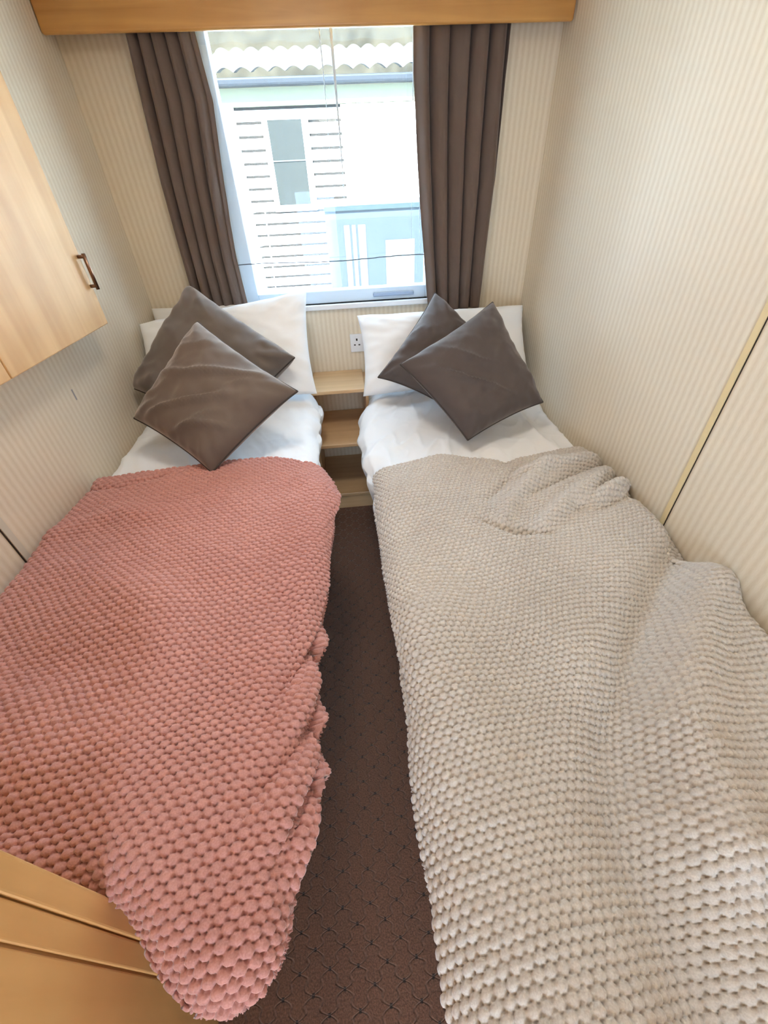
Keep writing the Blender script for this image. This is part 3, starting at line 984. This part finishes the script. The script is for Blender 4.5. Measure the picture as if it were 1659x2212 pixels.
MB().box(-0.04, 0.06, NY - 0.03, NY + 0.02, -0.3, 2.05).build('corner_trim', siding, nb, bevel=0.01)
MB().box(-0.1, 6.6, NY - 0.05, NY - 0.012, 2.03, 2.15).build('fascia_board', mint, nb)
MB().box(-0.15, 6.7, NY - 0.14, NY - 0.05, 2.15, 2.205).build('gutter', gutter_m, nb, bevel=0.015)
rv = []
nrx, nry = 600, 101
xs = np.linspace(-0.15, 6.7, nrx); ys = np.linspace(0, 1, nry)
YY, XX = np.meshgrid(ys, xs, indexing='ij')
rowp = (YY * 5.0) % 1.0
ZR = 2.205 + YY * 0.31 + 0.032 * np.abs(np.sin(XX * math.pi / 0.15 + 0.3)) + 0.030 * (1 - rowp)
YRf = NY - 0.12 + YY * 1.0
fast_grid('roof_tiles', np.stack([XX, YRf, ZR], -1), tile_m, nb)
f1 = MB().box(0.30, 0.735, NY - 0.05, NY - 0.012, 1.24, 1.99).build('window_surround', siding, nb, bevel=0.006)
MB().box(0.352, 0.672, NY - 0.056, NY - 0.045, 1.295, 1.935).build('glass', nwin, f1)
MB().box(0.352, 0.672, NY - 0.062, NY - 0.055, 1.635, 1.645).build('glazing_bar', simple('pale_bar', (0.03, 0.034, 0.032), 0.4), f1)
MB().box(0.28, 0.755, NY - 0.07, NY - 0.05, 1.985, 2.0).build('window_head', simple('drip_grey', (0.03, 0.028, 0.025), 0.6), f1)
MB().box(1.05, 3.2, NY - 0.09, NY - 0.012, 1.30, 2.02).build('smooth_panel', siding, nb, bevel=0.006)
pf = MB().box(0.80, 1.95, NY - 0.11, NY - 0.012, 0.40, 1.26).build('patio_door', simple('patio_frame', (0.026, 0.031, 0.036), 0.4, spec=0.05), nb, bevel=0.006)
MB().box(0.86, 1.90, NY - 0.118, NY - 0.108, 0.45, 1.15).build('glass', bayglass, pf)
cb_m = simple('patio_blind_white', (0.055, 0.055, 0.05), 0.6, spec=0.05)
for k, (xa, xb) in enumerate(((0.99, 1.05), (1.075, 1.115), (1.14, 1.22), (1.43, 1.75))):
    MB().box(xa, xb, NY - 0.126, NY - 0.117, 0.47, 1.10 if k < 3 else 0.95).build('blind_slat', cb_m, pf)
MB().box(0.80, 1.95, NY - 0.13, NY - 0.105, 1.225, 1.265).build('door_head', simple('teal_grey', (0.016, 0.022, 0.022), 0.5, spec=0.05), pf)
MB().box(-0.05, 0.85, NY - 0.25, NY - 0.011, 0.25, 0.46).build('skirting_panel', simple('blue_grey_skirt', (0.020, 0.024, 0.032), 0.6, spec=0.05), nb)
hr = empty('handrail', (0.2, 2.4, -0.65), 'thin metal handrail of the steps outside the window', 'handrail')
rail_m = simple('rail_metal', (0.12, 0.12, 0.14), 0.5)
MB().tube([(-0.10, 2.35, 1.21), (0.13, 2.4, 1.256), (0.288, 2.4, 1.283)], 0.006, 8).build('rail', rail_m, hr, smooth=True)
MB().tube([(0.288, 2.4, 1.283), (0.26, 2.4, 0.65), (0.26, 2.4, -0.65)], 0.006, 8).build('post', rail_m, hr, smooth=True)
MB().tube([(-0.10, 2.35, 0.95), (0.28, 2.4, 1.03)], 0.005, 8).build('rail', rail_m, hr, smooth=True)
# hedge beyond the roof
nx, nz = 160, 60
uu = np.linspace(-6, 10, nx); vv = np.linspace(0, 1, nz)
Vv, Xx = np.meshgrid(vv, uu, indexing='ij')
ph = Vv * math.pi * 0.62
Yh = 11.5 - 1.6 * np.sin(ph * 0.8) + 0.16 * fbm(Xx * 2.2, Vv * 12, 3)
Zh = -0.65 + 6.2 * Vv + 0.15 * fbm(Xx * 0.8 + 5, Vv * 4, 3) * Vv
leaf = simple('hedge_leaves', (0.026, 0.021, 0.0135), 0.9, noise=0.5, nscale=5, bump=0.6, bscale=12, spec=0.05)
fast_h = fast_grid('hedge', np.stack([Xx, Yh, Zh], -1), leaf)
md = fast_h.modifiers.new('thick', 'SOLIDIFY'); md.thickness = 0.15; md.offset = 0
tag(fast_h, 'tall pale green hedge beyond the roof of the white caravan', 'hedge')
fast_h['kind'] = 'stuff'

sc_ = MB().box(0.0, 0.0008, -0.842, -0.836, 0.87, 0.905).build('wall_scuff', scuff)
tag(sc_, 'short grey scuff mark on the striped left wall above the white duvet', 'scuff mark')
